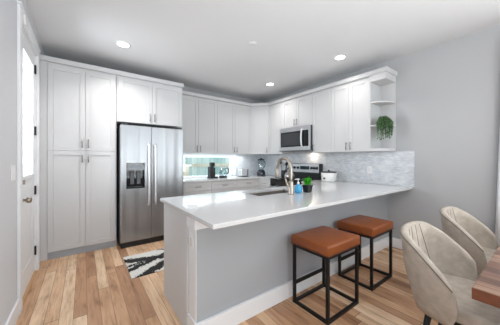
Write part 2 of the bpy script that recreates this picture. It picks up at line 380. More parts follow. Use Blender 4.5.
# ---------------------------------------------------------------- cabinets
def frameM(p0, u):
    """local x along the front, local y INTO the cabinet, local z up"""
    u = Vector((u[0], u[1], 0)).normalized(); into = Vector((-u.y, u.x, 0))
    return Matrix(((u.x, into.x, 0, p0[0]), (u.y, into.y, 0, p0[1]), (0, 0, 1, 0), (0, 0, 0, 1)))
def door_bm(M, x0, x1, z0, z1, t=.02, st=.058, rec=.009):
    bm = bmesh.new(); g = .0018
    x0 += g; x1 -= g; z0 += g; z1 -= g; st = min(st, (z1-z0)*.3)
    box(bm, x0, x0+st, -t, 0, z0, z1, M); box(bm, x1-st, x1, -t, 0, z0, z1, M)
    box(bm, x0+st, x1-st, -t, 0, z0, z0+st, M); box(bm, x0+st, x1-st, -t, 0, z1-st, z1, M)
    box(bm, x0+st, x1-st, -t+rec, 0, z0+st, z1-st, M)
    return bm
def pull_bm(M, x, z, L=.13, horiz=False, t=.02):
    bm = bmesh.new(); r = .006; y = -t-.03
    f = lambda a, b, c: M @ Vector((a, b, c))
    if horiz:
        tube(bm, [f(x-L/2, y, z), f(x+L/2, y, z)], r, 8)
        for s in (-1, 1): tube(bm, [f(x+s*L*.36, -t-.0002, z), f(x+s*L*.36, y, z)], r*.8, 8)
    else:
        tube(bm, [f(x, y, z-L/2), f(x, y, z+L/2)], r, 8)
        for s in (-1, 1): tube(bm, [f(x, -t-.0002, z+s*L*.36), f(x, y, z+s*L*.36)], r*.8, 8)
    return bm
def add_door(root, M, x0, x1, z0, z1, hx=None, hz=None, horiz=False, L=.12, name='door', st=.058):
    d = part(name, door_bm(M, x0, x1, z0, z1, st=st), cab_m, root, .0012, seg=1)
    if hx is not None: part('handle', pull_bm(M, hx, hz, L, horiz), pull_m, d, smooth=True)
    return d
def cabinet(name, label, cat, p0, u, w, depth, z0, z1, doors, group=None, kick=0):
    M = frameM(p0, u); c = M @ Vector((w/2, depth/2, 0))
    root = thing(name, label, cat, (c.x, c.y, 0 if kick else z0), group)
    g = .0008
    part('body', BM((g, w-g, 0, depth-.001, z0, z1), M=M), cab_m, root, .001, seg=1)
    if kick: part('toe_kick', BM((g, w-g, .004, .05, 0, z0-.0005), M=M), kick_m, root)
    for d in doors: add_door(root, M, *d)
    return root
HT, HU, HB = 2.555, 2.515, 1.418   # tops below the crown
PY = -.577
# pantry (front faces -Y): u=+X
px0, px1, px2 = -4.073, -3.677, -3.302
w = px2-px0
split = 1.415; m0 = px1-px0
cabinet('pantry_cabinet', 'tall white shaker pantry cabinet with four doors, beside the entry door', 'cabinet', (px0, PY), (1, 0), w, -PY, .094, HT, [
    (0, m0, .094, split, m0-.035, split-.10), (m0, w-.016, .094, split, m0+.035, split-.10),
    (0, m0, split, HT-.03, m0-.035, split+.10), (m0, w-.016, split, HT-.03, m0+.035, split+.10)], kick=1)
tag(part('filler_panel', BM((XL+.0005, px0-.0005, PY-.01, 0-.001, .0, HT)), cab_m, None, loc=(XL+.03, -.3, 0)), 'narrow white filler strip between the pantry cabinet and the door casing', 'panel')
fx0, fx1 = -3.300, -2.308
fw = fx1-fx0
cabinet('cabinet_over_fridge', 'white two-door shaker cabinet directly above the stainless refrigerator', 'cabinet', (fx0, PY), (1, 0), fw, -PY, 1.865, HT, [
    (.018, fw/2, 1.865, HT-.03, fw/2-.035, 1.865+.10), (fw/2, fw-.0, 1.865, HT-.03, fw/2+.035, 1.865+.10)])
def crown(name, label, path, z, h=.062, out=.02, depth=.05, loc=None):
    # mitred moulding that follows the cabinet fronts; path runs with the room on its right-hand side
    prof = [(0, 0), (out*.8, .003), (out*.8, h*.2), (out, h*.25), (out, h), (-depth, h), (-depth, 0)]
    P = [Vector((a, b)) for a, b in path]; bm = bmesh.new(); rings = []
    for i, p in enumerate(P):
        n = []
        if i > 0: d = (P[i]-P[i-1]).normalized(); n.append(Vector((d.y, -d.x)))
        if i < len(P)-1: d = (P[i+1]-P[i]).normalized(); n.append(Vector((d.y, -d.x)))
        nn = sum(n, Vector((0, 0))).normalized(); k = 1/max(.3, nn.dot(n[0]))
        rings.append([bm.verts.new((p.x+nn.x*o_*k, p.y+nn.y*o_*k, z+zz)) for o_, zz in prof])
    for a, b in zip(rings, rings[1:]):
        for k in range(len(prof)): bm.faces.new((a[k], a[(k+1) % len(prof)], b[(k+1) % len(prof)], b[k]))
    bm.faces.new(rings[0]); bm.faces.new(rings[-1][::-1])
    return tag(part(name, bm, cab_m, None, loc=loc), label, 'moulding')
crown('crown_moulding', 'white crown moulding along the tall pantry and refrigerator cabinets', [(XL+.001, PY-.021), (fx1+.001, PY-.021), (fx1+.001, -.052)], HT+.0005, loc=(-3.2, PY, HT))
# uppers on the back wall
UD = .33
bx = [(-2.306, -1.478, 'white double wall cabinet right of the refrigerator, above the coffee maker'), (-1.477, -.612, 'white double wall cabinet above the toaster, left of the corner cabinet')]
for a, b, lb in bx:
    w = b-a; cabinet('wall_cabinet', lb, 'cabinet', (a, -UD+.02), (1, 0), w, UD-.02, HB, HU, [
        (0, w/2, HB, HU-.02, w/2-.035, HB+.09), (w/2, w, HB, HU-.02, w/2+.035, HB+.09)], 'white shaker wall cabinets')
# corner
cr = thing('corner_cabinet', 'white diagonal wall cabinet in the corner, above the blender', 'cabinet', (-.3, -.3, HB))
s = UD-.02
bm = bmesh.new(); prism(bm, [(-.611, -.001), (-.611, -s), (-s, -.611), (-.001, -.611), (-.001, -.001)], HB, HU); part('body', bm, cab_m, cr, .001, seg=1)
M = frameM((-.611, -s), (1, -1)); dl = math.hypot(.611-s, .611-s)
add_door(cr, M, .012, dl-.012, HB, HU-.02, dl-.05, HB+.09)
# right wall uppers (front faces -X): going towards the camera, u=-Y
def rc(name, y0, y1, z0, ds, lb, group='white shaker wall cabinets'):
    return cabinet(name, lb, 'cabinet', (-UD+.02, y0), (0, -1), y0-y1, UD-.02, z0, HU, ds, group)
Y1, Y2, Y3, Y4, Y5 = -1.049, -1.829, -2.22, -2.846, -3.075
rc('wall_cabinet', -.612, Y1, HB, [(0, .436, HB, HU-.02, .40, HB+.09)], 'narrow single-door white wall cabinet between the corner cabinet and the microwave')
w = Y1-Y2; rc('wall_cabinet', Y1, Y2, 1.93, [(0, w/2, 1.93, HU-.02, w/2-.035, 2.03), (w/2, w, 1.93, HU-.02, w/2+.035, 2.03)], 'short two-door white wall cabinet directly above the microwave')
w = Y2-Y3; rc('wall_cabinet', Y2, Y3, HB, [(0, w, HB, HU-.02, .035, HB+.09)], 'single-door white wall cabinet just right of the microwave')
w = Y3-Y4; rc('wall_cabinet', Y3, Y4, HB, [(0, w/2, HB, HU-.02, w/2-.035, HB+.09), (w/2, w, HB, HU-.02, w/2+.035, HB+.09)], 'two-door white wall cabinet left of the open shelf unit')
# open shelf unit
os_ = thing('open_shelf_unit', 'white open end shelf unit with curved shelves holding the trailing plant', 'shelf', (-.15, -2.95, HB))
g = .0008
part('side_panel', BM((-UD, -.001, Y4-.018, Y4-g, HB, HU)), cab_m, os_)
part('back_panel', BM((-.018, -.001, Y5, Y4-.0185, HB, HU)), cab_m, os_)
part('shelf_top', BM((-UD, -.0185, Y5, Y4-.0185, HU-.09, HU)), cab_m, os_)
def curved(z, t, name='shelf'):
    ya, yb = Y4-.0185, Y5+.002; xa, xb = -UD+.004, -.0185; pts = [(xb, ya), (xa, ya)]
    for k in range(0, 13):
        a = k/12*PI/2; r = .16; pts.append((xa+.0+(xb-.05-xa)*(1-math.cos(a)), ya-.03-(ya-.03-yb)*math.sin(a)))
    pts.append((xb, yb)); bm = bmesh.new(); prism(bm, pts, z, z+t); part(name, bm, cab_m, os_)
curved(HB, .04); curved(1.775, .02); curved(2.115, .02)
crown('crown_moulding', 'white crown moulding along the wall cabinets from refrigerator to open shelf', [(-2.272, -UD-.001), (-.611, -UD-.001), (-UD-.001, -.611), (-UD-.001, Y5-.001), (-.001, Y5-.001)], HU+.0005, loc=(-.33, -.33, HU))

# strip lights added under the window-wall cabinets to brighten the backsplash
for k, (a, b) in enumerate(((-2.25, -1.52), (-1.44, -.66))):
    st_ = thing('added_strip_light', ('slim white strip light added to brighten the backsplash, under the wall cabinet above the window', 'slim white strip light added to brighten the backsplash, under the wall cabinet above the toaster')[k], 'strip light', ((a+b)/2, -.16, HB-.012))
    part('housing', BM((a, b, -.18, -.14, HB-.010, HB-.0005)), trim_m, st_)
    l = bpy.data.lights.new('backsplash_fill', 'AREA'); l.shape = 'RECTANGLE'; l.size = b-a; l.size_y = .02; l.energy = 2.6; l.color = (.92, .98, 1)
    o = bpy.data.objects.new('backsplash_fill', l); COL.objects.link(o); o.location = ((a+b)/2, -.16, HB-.014)
# base cabinets
BD = .61
def base(lb, p0, u, w, fronts, group='white base cabinets'):
    return cabinet('base_cabinet', lb, 'cabinet', p0, u, w, BD-.001, .1, .884, fronts, group, kick=1)
def dd(w, n=1):
    out = [(0, w, .72, .875, w/2, .80, True)]
    for k in range(n):
        a, b = w*k/n, w*(k+1)/n; out.append((a, b, .105, .715, (b-.035 if k == 0 else a+.035), .62))
    return out
for a, b, lb in ((-2.306, -1.763, 'white base cabinet next to the refrigerator, its drawer under the coffee maker'), (-1.762, -1.204, 'white base cabinet with a wide drawer under the glass kettle'), (-1.203, -.612, 'white base cabinet with drawer under the toaster, left of the corner')):
    base(lb, (a, -BD), (1, 0), b-a, dd(b-a))
cb = thing('corner_base_cabinet', 'white corner base unit under the blender', 'cabinet', (-.3, -.3, 0))
part('body', BM((-.611, -.001, -.611, -.001, .0, .884)), cab_m, cb)
base('white base cabinet with small drawer in the corner, left of the range', (-BD, -.6325), (0, -1), .414, dd(.414))
base('white base cabinet on the right wall behind the peninsula, right of the range', (-BD, Y2-.002), (0, -1), -2.17-Y2-.04 if False else .34, dd(.34))
# peninsula cabinets (front faces +Y)
pc = [(-3.05, -2.45), (-2.449, -1.53), (-1.529, -.63)]
lbs = ['white base cabinet at the open end of the peninsula, next to the rug', 'white sink base cabinet under the peninsula sink', 'white base cabinet in the peninsula between sink and right wall']
for (a, b), lb in zip(pc, lbs):
    w = b-a; M = frameM((b, -2.265), (-1, 0)); c = cabinet('base_cabinet', lb, 'cabinet', (b, -2.265), (-1, 0), w, .563, 0.1, .69 if 'sink base' in lb else .884, [(0, w/2, .105, .688, w/2-.035, .6), (w/2, w, .105, .688, w/2+.035, .6)] if 'sink base' in lb else dd(w, 2), 'white base cabinets', 1)
tag(part('end_panel', BM((-3.077, -3.0505, -2.829, -2.235, 0, .884)), cab_m, None, .0015, loc=(-3.06, -2.5, 0)), 'white flat end panel closing the open end of the peninsula', 'panel')

# ---------------------------------------------------------------- worktops
def top_bm(poly, z0=.885, z1=.914):
    bm = bmesh.new(); prism(bm, poly, z0, z1); return bm
tag(part('worktop', top_bm([(-2.306, -.011), (-2.306, -.64), (-.64, -.64), (-.64, Y1+.001), (-.011, Y1+.001), (-.011, -.011)]), quartz_m, None, .003, loc=(-.6, -.3, .885)),
    'white quartz L-shaped worktop running under the kitchen window into the corner', 'worktop')
SX0, SX1, SY0, SY1 = -2.225, -1.53, -2.63, -2.30
bm = bmesh.new()
PX, PF, PB = -3.093, -3.29, -2.16
for b in ((PX, SX0, PF, PB), (SX1, -.011, PF, PB), (SX0, SX1, PF, SY0), (SX0, SX1, SY1, PB), (-.64, -.011, PB, Y2-.001)): pass
# one clean polygon mesh with a hole: build a grid of quads and extrude
xs = [PX, SX0, SX1, -.64, -.011]; ys = [PF, SY0, SY1, PB, Y2-.001]
V = {}
def vv(x, y): 
    k = (x, y)
    if k not in V: V[k] = bm.verts.new((x, y, .885))
    return V[k]
for i in range(4):
    for j in range(4):
        if i == 1 and j == 1: continue
        if j == 3 and i != 3: continue
        bm.faces.new((vv(xs[i], ys[j]), vv(xs[i+1], ys[j]), vv(xs[i+1], ys[j+1]), vv(xs[i], ys[j+1])))
r = bmesh.ops.extrude_face_region(bm, geom=bm.faces[:]); bmesh.ops.translate(bm, verts=[e for e in r['geom'] if isinstance(e, bmesh.types.BMVert)], vec=(0, 0, .029))
pw = tag(part('worktop', bm, quartz_m, None, .003, loc=(-1.8, -2.7, .885)), 'large white quartz peninsula worktop with the sink, overhanging the stools', 'worktop')
# sink
sk = thing('kitchen_sink', 'undermount stainless steel sink set in the peninsula worktop', 'sink', (-1.88, -2.47, .70))
bm = bmesh.new(); t = .004; sz = .715
ring_ = [(SX0-.012, SX1+.012, SY0-.012, SY1+.012)]
x0, x1, y0, y1 = SX0-.003, SX1+.003, SY0-.003, SY1+.003
box(bm, x0, x0+t, y0, y1, sz, .884); box(bm, x1-t, x1, y0, y1, sz, .884); box(bm, x0+t, x1-t, y0, y0+t, sz, .884); box(bm, x0+t, x1-t, y1-t, y1, sz, .884); box(bm, x0+t, x1-t, y0+t, y1-t, sz, sz+t)
part('basin', bm, sink_m, sk)
bm = bmesh.new(); lathe(bm, (-1.88, -2.47, sz+t), [(.045, 0), (.045, .004), (.03, .002), (.01, .001)]); part('drain', bm, steel_pl, sk, smooth=True)

# ---------------------------------------------------------------- backsplash
tag(part('backsplash', BM((wx1, 0-.0105, -.0105, -.0005, .915, HB-.001), (wx0, wx1, -.0105, -.0005, wz1, HB-.001), (wx0, wx1, -.0105, -.0005, .915, wz0-.001)), tile_m, None, loc=(-.4, -.0055, .92)), 'pale marble mosaic backsplash on the window wall', 'backsplash')
tag(part('backsplash', BM((-.0105, -.0005, -3.308, -.0112, .915, HB-.001)), tile_m, None, loc=(-.0055, -1.6, .92)), 'pale marble mosaic backsplash behind the range, ending at the right wall', 'backsplash')
def plate(name, lb, cat, c, nx, w=.072, h=.115, kind='outlet', rocker=1):
    # wall plate; nx = outward axis
    root = thing(name, lb, cat, c); cx_, cy_, cz_ = c; t = .006
    if nx == '+X': B = lambda a, b, d0, d1, z0, z1: (cx_+d0, cx_+d1, cy_+a, cy_+b, cz_+z0, cz_+z1)
    elif nx == '-X': B = lambda a, b, d0, d1, z0, z1: (cx_-d1, cx_-d0, cy_+a, cy_+b, cz_+z0, cz_+z1)
    part('plate', BM(B(-w/2, w/2, 0, t, -h/2, h/2)), white_pl, root, .002)
    for k in range(rocker):
        o_ = (k-(rocker-1)/2)*.046
        part('rocker' if kind == 'switch' else 'socket', BM(B(o_-.016, o_+.016, t, t+.003, -.033, .033)), trim_m if kind == 'switch' else ceram, root, .001)
    return root
plate('light_switch', 'white double rocker light switch on the wall left of the entry door', 'switch', (XL+.0005, -1.965, 1.19), '+X', .118, .12, 'switch', 2)
plate('wall_outlet', 'white outlet on the end of the peninsula half wall', 'outlet', (HX-.0065, -2.895, .695), '-X', .066, .115)
plate('wall_outlet', 'white outlet in the marble backsplash above the peninsula worktop', 'outlet', (-.0105, -2.70, 1.13), '-X', .075, .118)

# ---------------------------------------------------------------- refrigerator
FX0, FX1, FXm, FY = -3.270, -2.345, -2.848, -.75
fr = thing('refrigerator', 'stainless steel side-by-side refrigerator with water and ice dispenser', 'refrigerator', ((FX0+FX1)/2, -.4, 0))
part('body', BM((FX0, FX1, FY+.075, -.03, .02, 1.80)), mat('fridge_side_grey', (84, 86, 90), .45, .4), fr, .004)
part('grille', BM((FX0+.01, FX1-.01, FY+.02, FY+.0745, .0, .075)), darkpl, fr, .003)
# left door with a recess for the dispenser
dx0, dx1, dz0, dz1 = -3.195, -2.945, .865, 1.245
bm = BM((FX0, dx0, FY, FY+.07, .085, 1.80), (dx1, FXm-.003, FY, FY+.07, .085, 1.80), (dx0, dx1, FY, FY+.07, .085, dz0), (dx0, dx1, FY, FY+.07, dz1, 1.80))
bmesh.ops.remove_doubles(bm, verts=bm.verts, dist=.0001)
fd = part('door', bm, steel, fr)
dp = part('dispenser', BM((dx0, dx1, FY+.055, FY+.07, dz0, dz1), (dx0, dx0+.012, FY-.003, FY+.055, dz0, dz1), (dx1-.012, dx1, FY-.003, FY+.055, dz0, dz1), (dx0+.012, dx1-.012, FY-.003, FY+.055, dz1-.11, dz1), (dx0+.012, dx1-.012, FY-.003, FY+.055, dz0, dz0+.02)), blackgl, fr, .002)
part('dispenser_display', BM((dx0+.03, dx1-.03, FY-.005, FY-.003, dz1-.095, dz1-.03)), mat('dispenser_panel', (96, 102, 108), .2), fr)
for s in (-1, 1):
    part('paddle', BM(((dx0+dx1)/2+s*.045-.026, (dx0+dx1)/2+s*.045+.026, FY+.02, FY+.03, dz0+.06, dz1-.12)), mat('paddle_grey', (74, 76, 80), .4), fr, .004)
d2 = part('door', BM((FXm+.003, FX1, FY, FY+.07, .085, 1.80)), steel, fr, .006)
for hx, dd_ in ((-2.893, fd), (-2.80, d2)):
    bm = bmesh.new(); pts = [(hx, FY-.002, .60), (hx, FY-.045, .625), (hx, FY-.058, .75), (hx, FY-.06, 1.05), (hx, FY-.058, 1.37), (hx, FY-.045, 1.50), (hx, FY-.002, 1.525)]
    tube(bm, spline(pts, 25), .018, 12); part('handle', bm, handle_m, dd_, smooth=True)
part('hinge_cover', BM((FX0+.02, FX0+.10, FY+.01, FY+.12, 1.8005, 1.822)), darkpl, fr, .003)
part('hinge_cover', BM((FX1-.10, FX1-.02, FY+.01, FY+.12, 1.8005, 1.822)), darkpl, fr, .003)

# ---------------------------------------------------------------- range
RY0, RY1 = Y1-.003, Y2+.003      # -1.052 .. -1.826
rg = thing('range', 'freestanding stainless and black electric range between the base cabinets', 'range', (-.33, -1.44, 0))
part('body', BM((-.645, -.012, RY1, RY0, .02, .905)), darkpl, rg, .002)
part('oven_door', BM((-.685, -.6455, RY1+.004, RY0-.004, .20, .80)), blackgl, rg, .004)
part('control_lip', BM((-.675, -.6455, RY1+.004, RY0-.004, .805, .905)), blackgl, rg, .003)
part('drawer', BM((-.68, -.6455, RY1+.004, RY0-.004, .03, .19)), steel_h, rg, .004)
bm = bmesh.new(); tube(bm, [(-.735, RY1+.05, .765), (-.735, RY0-.05, .765)], .016, 12)
for y in (RY1+.08, RY0-.08): tube(bm, [(-.685, y, .765), (-.735, y, .765)], .010, 8)
part('oven_handle', bm, steel_pl, rg, smooth=True)
part('cooktop', BM((-.68, -.105, RY1, RY0, .9055, .922)), blackgl, rg, .003)
for x, y, r_ in ((-.5, -1.24, .10), (-.5, -1.64, .085), (-.26, -1.24, .08), (-.26, -1.64, .085)):
    bm = bmesh.new(); lathe(bm, (x, y, .9221), [(r_, 0), (r_, .0012), (r_-.006, .0012), (r_-.006, 0)], 28); part('burner', bm, greypl, rg)
bgd = part('backguard', BM((-.125, -.0125, RY1, RY0, .9055, 1.215)), darkpl, rg, .006)
part('control_face', BM((-.133, -.1255, RY1+.004, RY0-.004, 1.04, 1.212)), steel_h, bgd, .003)
part('clock_display', BM((-.1355, -.1335, -1.60, -1.37, 1.10, 1.165)), screen_m, bgd)
for y in (-1.14, -1.225, -1.32, -1.66, -1.725, -1.785):
    bm = bmesh.new(); lathe(bm, (-.1335, y, 1.13), [(.026, 0), (.026, -.008), (.02, -.03), (.018, -.032)], 18, 'X'); part('knob', bm, darkpl, bgd, smooth=True)

# ---------------------------------------------------------------- microwave
mz0, mz1, mxf = 1.475, 1.929, -.40
mw = thing('microwave', 'stainless over-the-range microwave with black window', 'microwave', (-.2, -1.44, mz0))
part('body', BM((-.37, -.0005, RY1, RY0, mz0, mz1)), mat('microwave_case', (58, 60, 64), .4, .3), mw, .003)
ya, yb = RY1, RY0        # near end, far end
yd = -1.69
bm = bmesh.new()
ring(bm, mxf, -.3705, ya, yb, mz0, mz1, .03, .04); box(bm, mxf, -.3705, ya+.03, yb-.03, mz1-.085, mz1-.03)
box(bm, mxf, -.3705, ya+.03, yb-.03, mz0+.04, mz0+.07)
part('front_frame', bm, steel_h, mw)
part('window', BM((mxf+.002, -.3705, yd+.03, yb-.03, mz0+.07, mz1-.085)), blackgl, mw)
part('window_mesh', BM((mxf, mxf+.002, yd+.06, yb-.06, mz0+.10, mz1-.115)), mwglass, mw)
cp = part('control_panel', BM((mxf+.0005, -.3705, ya+.03, yd+.03, mz0+.07, mz1-.085)), blackgl, mw)
part('clock_display', BM((mxf-.001, mxf+.0005, ya+.045, yd-.01, mz1-.15, mz1-.12)), screen_m, cp)
bm = bmesh.new(); tube(bm, spline([(mxf-.001, yd+.035, mz0+.06), (mxf-.03, yd+.035, mz0+.10), (mxf-.042, yd+.035, (mz0+mz1)/2), (mxf-.03, yd+.035, mz1-.10), (mxf-.001, yd+.035, mz1-.06)], 21), .016, 12)
part('handle', bm, handle_m, mw, smooth=True)
part('vent_grille', BM((-.36, -.05, ya+.02, yb-.02, mz0-.008, mz0-.0005)), greypl, mw)
hl = bpy.data.lights.new('microwave_hood_bulb', 'AREA'); hl.size = .08; hl.energy = .7; hl.color = (1, .86, .7)
ho = bpy.data.objects.new('microwave_hood_bulb', hl); COL.objects.link(ho); ho.location = (-.12, -1.62, mz0-.02)

# ---------------------------------------------------------------- ceiling fixtures
def downlight(x, y, lb, power=2.6):
    r = thing('recessed_light', lb, 'ceiling light', (x, y, HC), 'recessed ceiling lights')
    bm = bmesh.new(); lathe(bm, (x, y, HC), [(.085, -.0005), (.085, -.006), (.068, -.008), (.066, -.0005)], 32); part('trim_ring', bm, trim_m, r, smooth=True)
    bm = bmesh.new(); lathe(bm, (x, y, HC), [(.064, -.009), (.064, -.011), (.01, -.012)], 32); part('lens', bm, lamp_m, r)
    l = bpy.data.lights.new('recessed_or_fill_bulb', 'AREA'); l.shape = 'DISK'; l.size = .13; l.energy = power; l.color = (1, .96, .92); l.spread = math.radians(128)
    o = bpy.data.objects.new('recessed_or_fill_bulb', l); COL.objects.link(o); o.location = (x, y, HC-.02)
downlight(-3.288, -1.157, 'round recessed ceiling light in front of the pantry and refrigerator', 6.5)
downlight(-.70, -2.61, 'round recessed ceiling light above the peninsula near the open shelf')
downlight(-.741, -1.128, 'round recessed ceiling light near the kitchen corner, before the range', 3.5)
for lx, ly, lp in ((-2.95, -5.1, 3.5), (-.9, -4.75, 4)):      # unseen fill lamps added over the dining area to even the brightness
    l = bpy.data.lights.new('recessed_or_fill_bulb', 'AREA'); l.shape = 'DISK'; l.size = .13; l.energy = lp; l.color = (1, .96, .92); l.spread = math.radians(128)
    o = bpy.data.objects.new('recessed_or_fill_bulb', l); COL.objects.link(o); o.location = (lx, ly, HC-.02)
bm = bmesh.new(); lathe(bm, (-1.955, -2.172, HC), [(.05, -.0005), (.05, -.012), (.04, -.018), (.01, -.02)], 24)
tag(part('sprinkler_cover', bm, ceil_m, None, smooth=True, loc=(-1.955, -2.172, HC)), 'small white round cover on the middle of the ceiling', 'ceiling cover')

# ---------------------------------------------------------------- rug
bm = BM((-3.28, -1.95, -1.75, -1.09, .0005, .009)); tag(part('runner_rug', bm, rug_m, None, .003, loc=(-2.6, -1.4, 0)), 'white rug with black brush-stroke streaks on the floor before the refrigerator', 'rug')

# ---------------------------------------------------------------- bar stools
def stool(cx, cy, w, d, lb, rot=0):
    r = thing('bar_stool', lb, 'stool', (cx, cy, 0), 'leather bar stools at the peninsula')
    h, t = .532, .024
    x0, x1, y0, y1 = cx-w/2, cx+w/2, cy-d/2, cy+d/2
    for x in (x0, x1-t):
        for y in (y0, y1-t): part('leg', BM((x, x+t, y, y+t, 0, h)), black_m, r, .001)
    e = .0004
    for z, nm in ((h-t, 'seat_rail'), (0, 'floor_rail')):
        for y in (y0, y1-t): part(nm, BM((x0+t+e, x1-t-e, y, y+t, z, z+t)), black_m, r, .001)
        for x in (x0, x1-t): part(nm, BM((x, x+t, y0+t+e, y1-t-e, z, z+t)), black_m, r, .001)
    part('footrest', BM((x0+t+e, x1-t-e, y1-t, y1, .165, .165+t)), black_m, r, .001)
    o = .012
    bm = BM((x0-o, x1+o, y0-o, y1+o, h+.001, h+.083)); s_ = part('seat', bm, leather, r, .016, seg=4, smooth=True)
    bm = bmesh.new(); zz = h+.062; q = o+.001
    loop = []
    c_ = .013
    for (ax, ay, sa) in ((x1+q-c_, y1+q-c_, 0), (x0-q+c_, y1+q-c_, 90), (x0-q+c_, y0-q+c_, 180), (x1+q-c_, y0-q+c_, 270)):
        for k in range(5):
            a = math.radians(sa+k*22.5); loop.append((ax+c_*math.cos(a), ay+c_*math.sin(a), h+.006))
    loop.append(loop[0]); tube(bm, loop, .003, 6, False); part('welt', bm, stitch_m, s_, smooth=True)
    return r
s1 = stool(-1.938, -3.235, .46, .37, 'tan leather bar stool with black frame, the nearer of the two at the peninsula')
s2 = copy_tree(s1); s2.location = (-1.185, -3.215, 0); s2['label'] = 'tan leather bar stool with black frame, the farther one beside the right wall'

# ---------------------------------------------------------------- dining chairs
def chair(cx, cy, lb):
    r = thing('dining_chair', lb, 'chair', (cx, cy, 0), 'suede dining chairs at the table')
    # u from near arm front, round the back, to the far arm front: (top, mid, low) outer points, relative to the seat centre
    def sym(h): return h + [(-x, y, z) for x, y, z in h[-2::-1]]
    top = sym([(-.30, -.235, .57), (-.303, -.18, .63), (-.275, -.06, .735), (-.215, .04, .795), (-.11, .08, .813), (0, .088, .817)])
    mid = sym([(-.292, -.255, .45), (-.295, -.18, .49), (-.265, -.07, .54), (-.20, .02, .565), (-.10, .05, .575), (0, .055, .575)])
    low = sym([(-.25, -.22, .34), (-.25, -.17, .34), (-.225, -.09, .34), (-.17, -.03, .34), (-.09, -.005, .34), (0, 0, .34)])
    n = 41; T, Mi, L = spline(top, n), spline(mid, n), spline(low, n)
    ctr = Vector((0, -.22, 0)); th = .045; rows_o, rows_i = [], []
    cols = []
    for i in range(n):
        q = spline([L[i], Mi[i], T[i]], 9)
        tdir = (T[min(i+1, n-1)]-T[max(i-1, 0)]); tdir.z = 0; nin = Vector((tdir.y, -tdir.x, 0)).normalized()
        if nin.dot(ctr-Vector((T[i].x, T[i].y, 0))) < 0: nin = -nin
        col = list(q)                                   # outer, going up
        col += [T[i]+nin*th*.2+Vector((0, 0, .010)), T[i]+nin*th*.5+Vector((0, 0, .014)), T[i]+nin*th*.8+Vector((0, 0, .008))]
        inner = [p+nin*th*(1.0 if k > 3 else 1.0) for k, p in enumerate(q)][::-1]
        col += inner
        cols.append(col)
    bm = bmesh.new(); base_ = Vector((cx, cy, 0))
    VV = [[bm.verts.new(base_+p) for p in c] for c in cols]; m_ = len(VV[0])
    for a, b in zip(VV, VV[1:]):
        for k in range(m_-1): bm.faces.new((a[k], a[k+1], b[k+1], b[k]))
        bm.faces.new((a[m_-1], a[0], b[0], b[m_-1]))
    bm.faces.new(VV[0][::-1]); bm.faces.new(VV[-1])
    sh_ = part('shell', bm, suede, r, smooth=True); 
    # piping on the outer side of the rim and stitched channels on the inside of the back
    bm = bmesh.new(); tube(bm, [base_+p+(p-Vector((0, -.22, p.z))).normalized()*.001+Vector((0, 0, -.004)) for p in T], .0032, 6)
    part('piping', bm, seam_m, sh_, smooth=True)
    for s_ in (-1, 1):
        for k in (0, 1):
            i0 = 20+s_*(1.3+k*2.6); i1 = 20+s_*(3.2+k*6)
            pts = []
            for j in range(9):
                f = j/8; ii = i0+(i1-i0)*f; a = int(math.floor(ii)); ff = ii-a; kk = 12+j*.86 
                ka = int(kk); kf = kk-ka
                P = lambda c_, k_: cols[max(0, min(n-1, c_))][k_]
                p = (P(a, ka)*(1-ff)+P(a+1, ka)*ff)*(1-kf)+(P(a, ka+1)*(1-ff)+P(a+1, ka+1)*ff)*kf
                pts.append(base_+p)
            bm = bmesh.new(); tube(bm, pts, .0024, 6); part('seam', bm, seam_m, sh_, smooth=True)
    # seat cushion
    pts = []
    for i in range(3, n-3, 2):
        tdir = (Mi[min(i+1, n-1)]-Mi[max(i-1, 0)]); nin = Vector((tdir.y, -tdir.x, 0)).normalized()
        if nin.dot(ctr-Vector((Mi[i].x, Mi[i].y, 0))) < 0: nin = -nin
        p = Mi[i]+nin*.052; pts.append((cx+p.x, cy+p.y))
    ya_ = min(pts[0][1], pts[-1][1])
    pts += [(cx+.245, cy-.42), (cx+.20, cy-.50), (cx+.10, cy-.515), (cx, cy-.52), (cx-.10, cy-.515), (cx-.20, cy-.50), (cx-.245, cy-.42)]
    bm = bmesh.new(); prism(bm, pts, .375, .462); part('seat', bm, suede, r, .022, smooth=True, seg=4)
    part('seat_base', BM((cx-.20, cx+.20, cy-.46, cy-.10, .325, .374)), black_m, r, .004)
    for sx in (-1, 1):
        for yy in (-.10, -.42):
            bm = bmesh.new(); tx = cx+sx*.18; ty = cy+yy; s2_ = 1 if yy > -.2 else -1
            tube(bm, [(tx, ty, .340), (tx+sx*.04, ty+s2_*.05, 0.0)], [.019, .011], 10); part('leg', bm, black_m, r, smooth=True)
    return r
c1 = chair(-1.775, -3.90, 'beige suede barrel dining chair nearest the camera, its seat tucked under the table')
c2 = copy_tree(c1); c2.location = (-.865, -3.90, 0); c2['label'] = 'beige suede barrel dining chair farther away, beside the right wall'

# ---------------------------------------------------------------- dining table
tb = thing('dining_table', 'walnut plank dining table at the right edge of the room', 'table', (-1.35, -4.8, 0))
part('tabletop', BM((-2.39, -.25, -5.30, -4.262, .712, .76)), walnut_m, tb, .002, seg=1)
part('edge_band', BM((-2.3935, -2.3903, -5.30, -4.262, .712, .758)), walnut_edge, tb)
for x in (-2.05, -.60):
    for y in (-5.15, -4.48): part('leg', BM((x, x+.06, y, y+.06, 0, .711)), black_m, tb, .003)
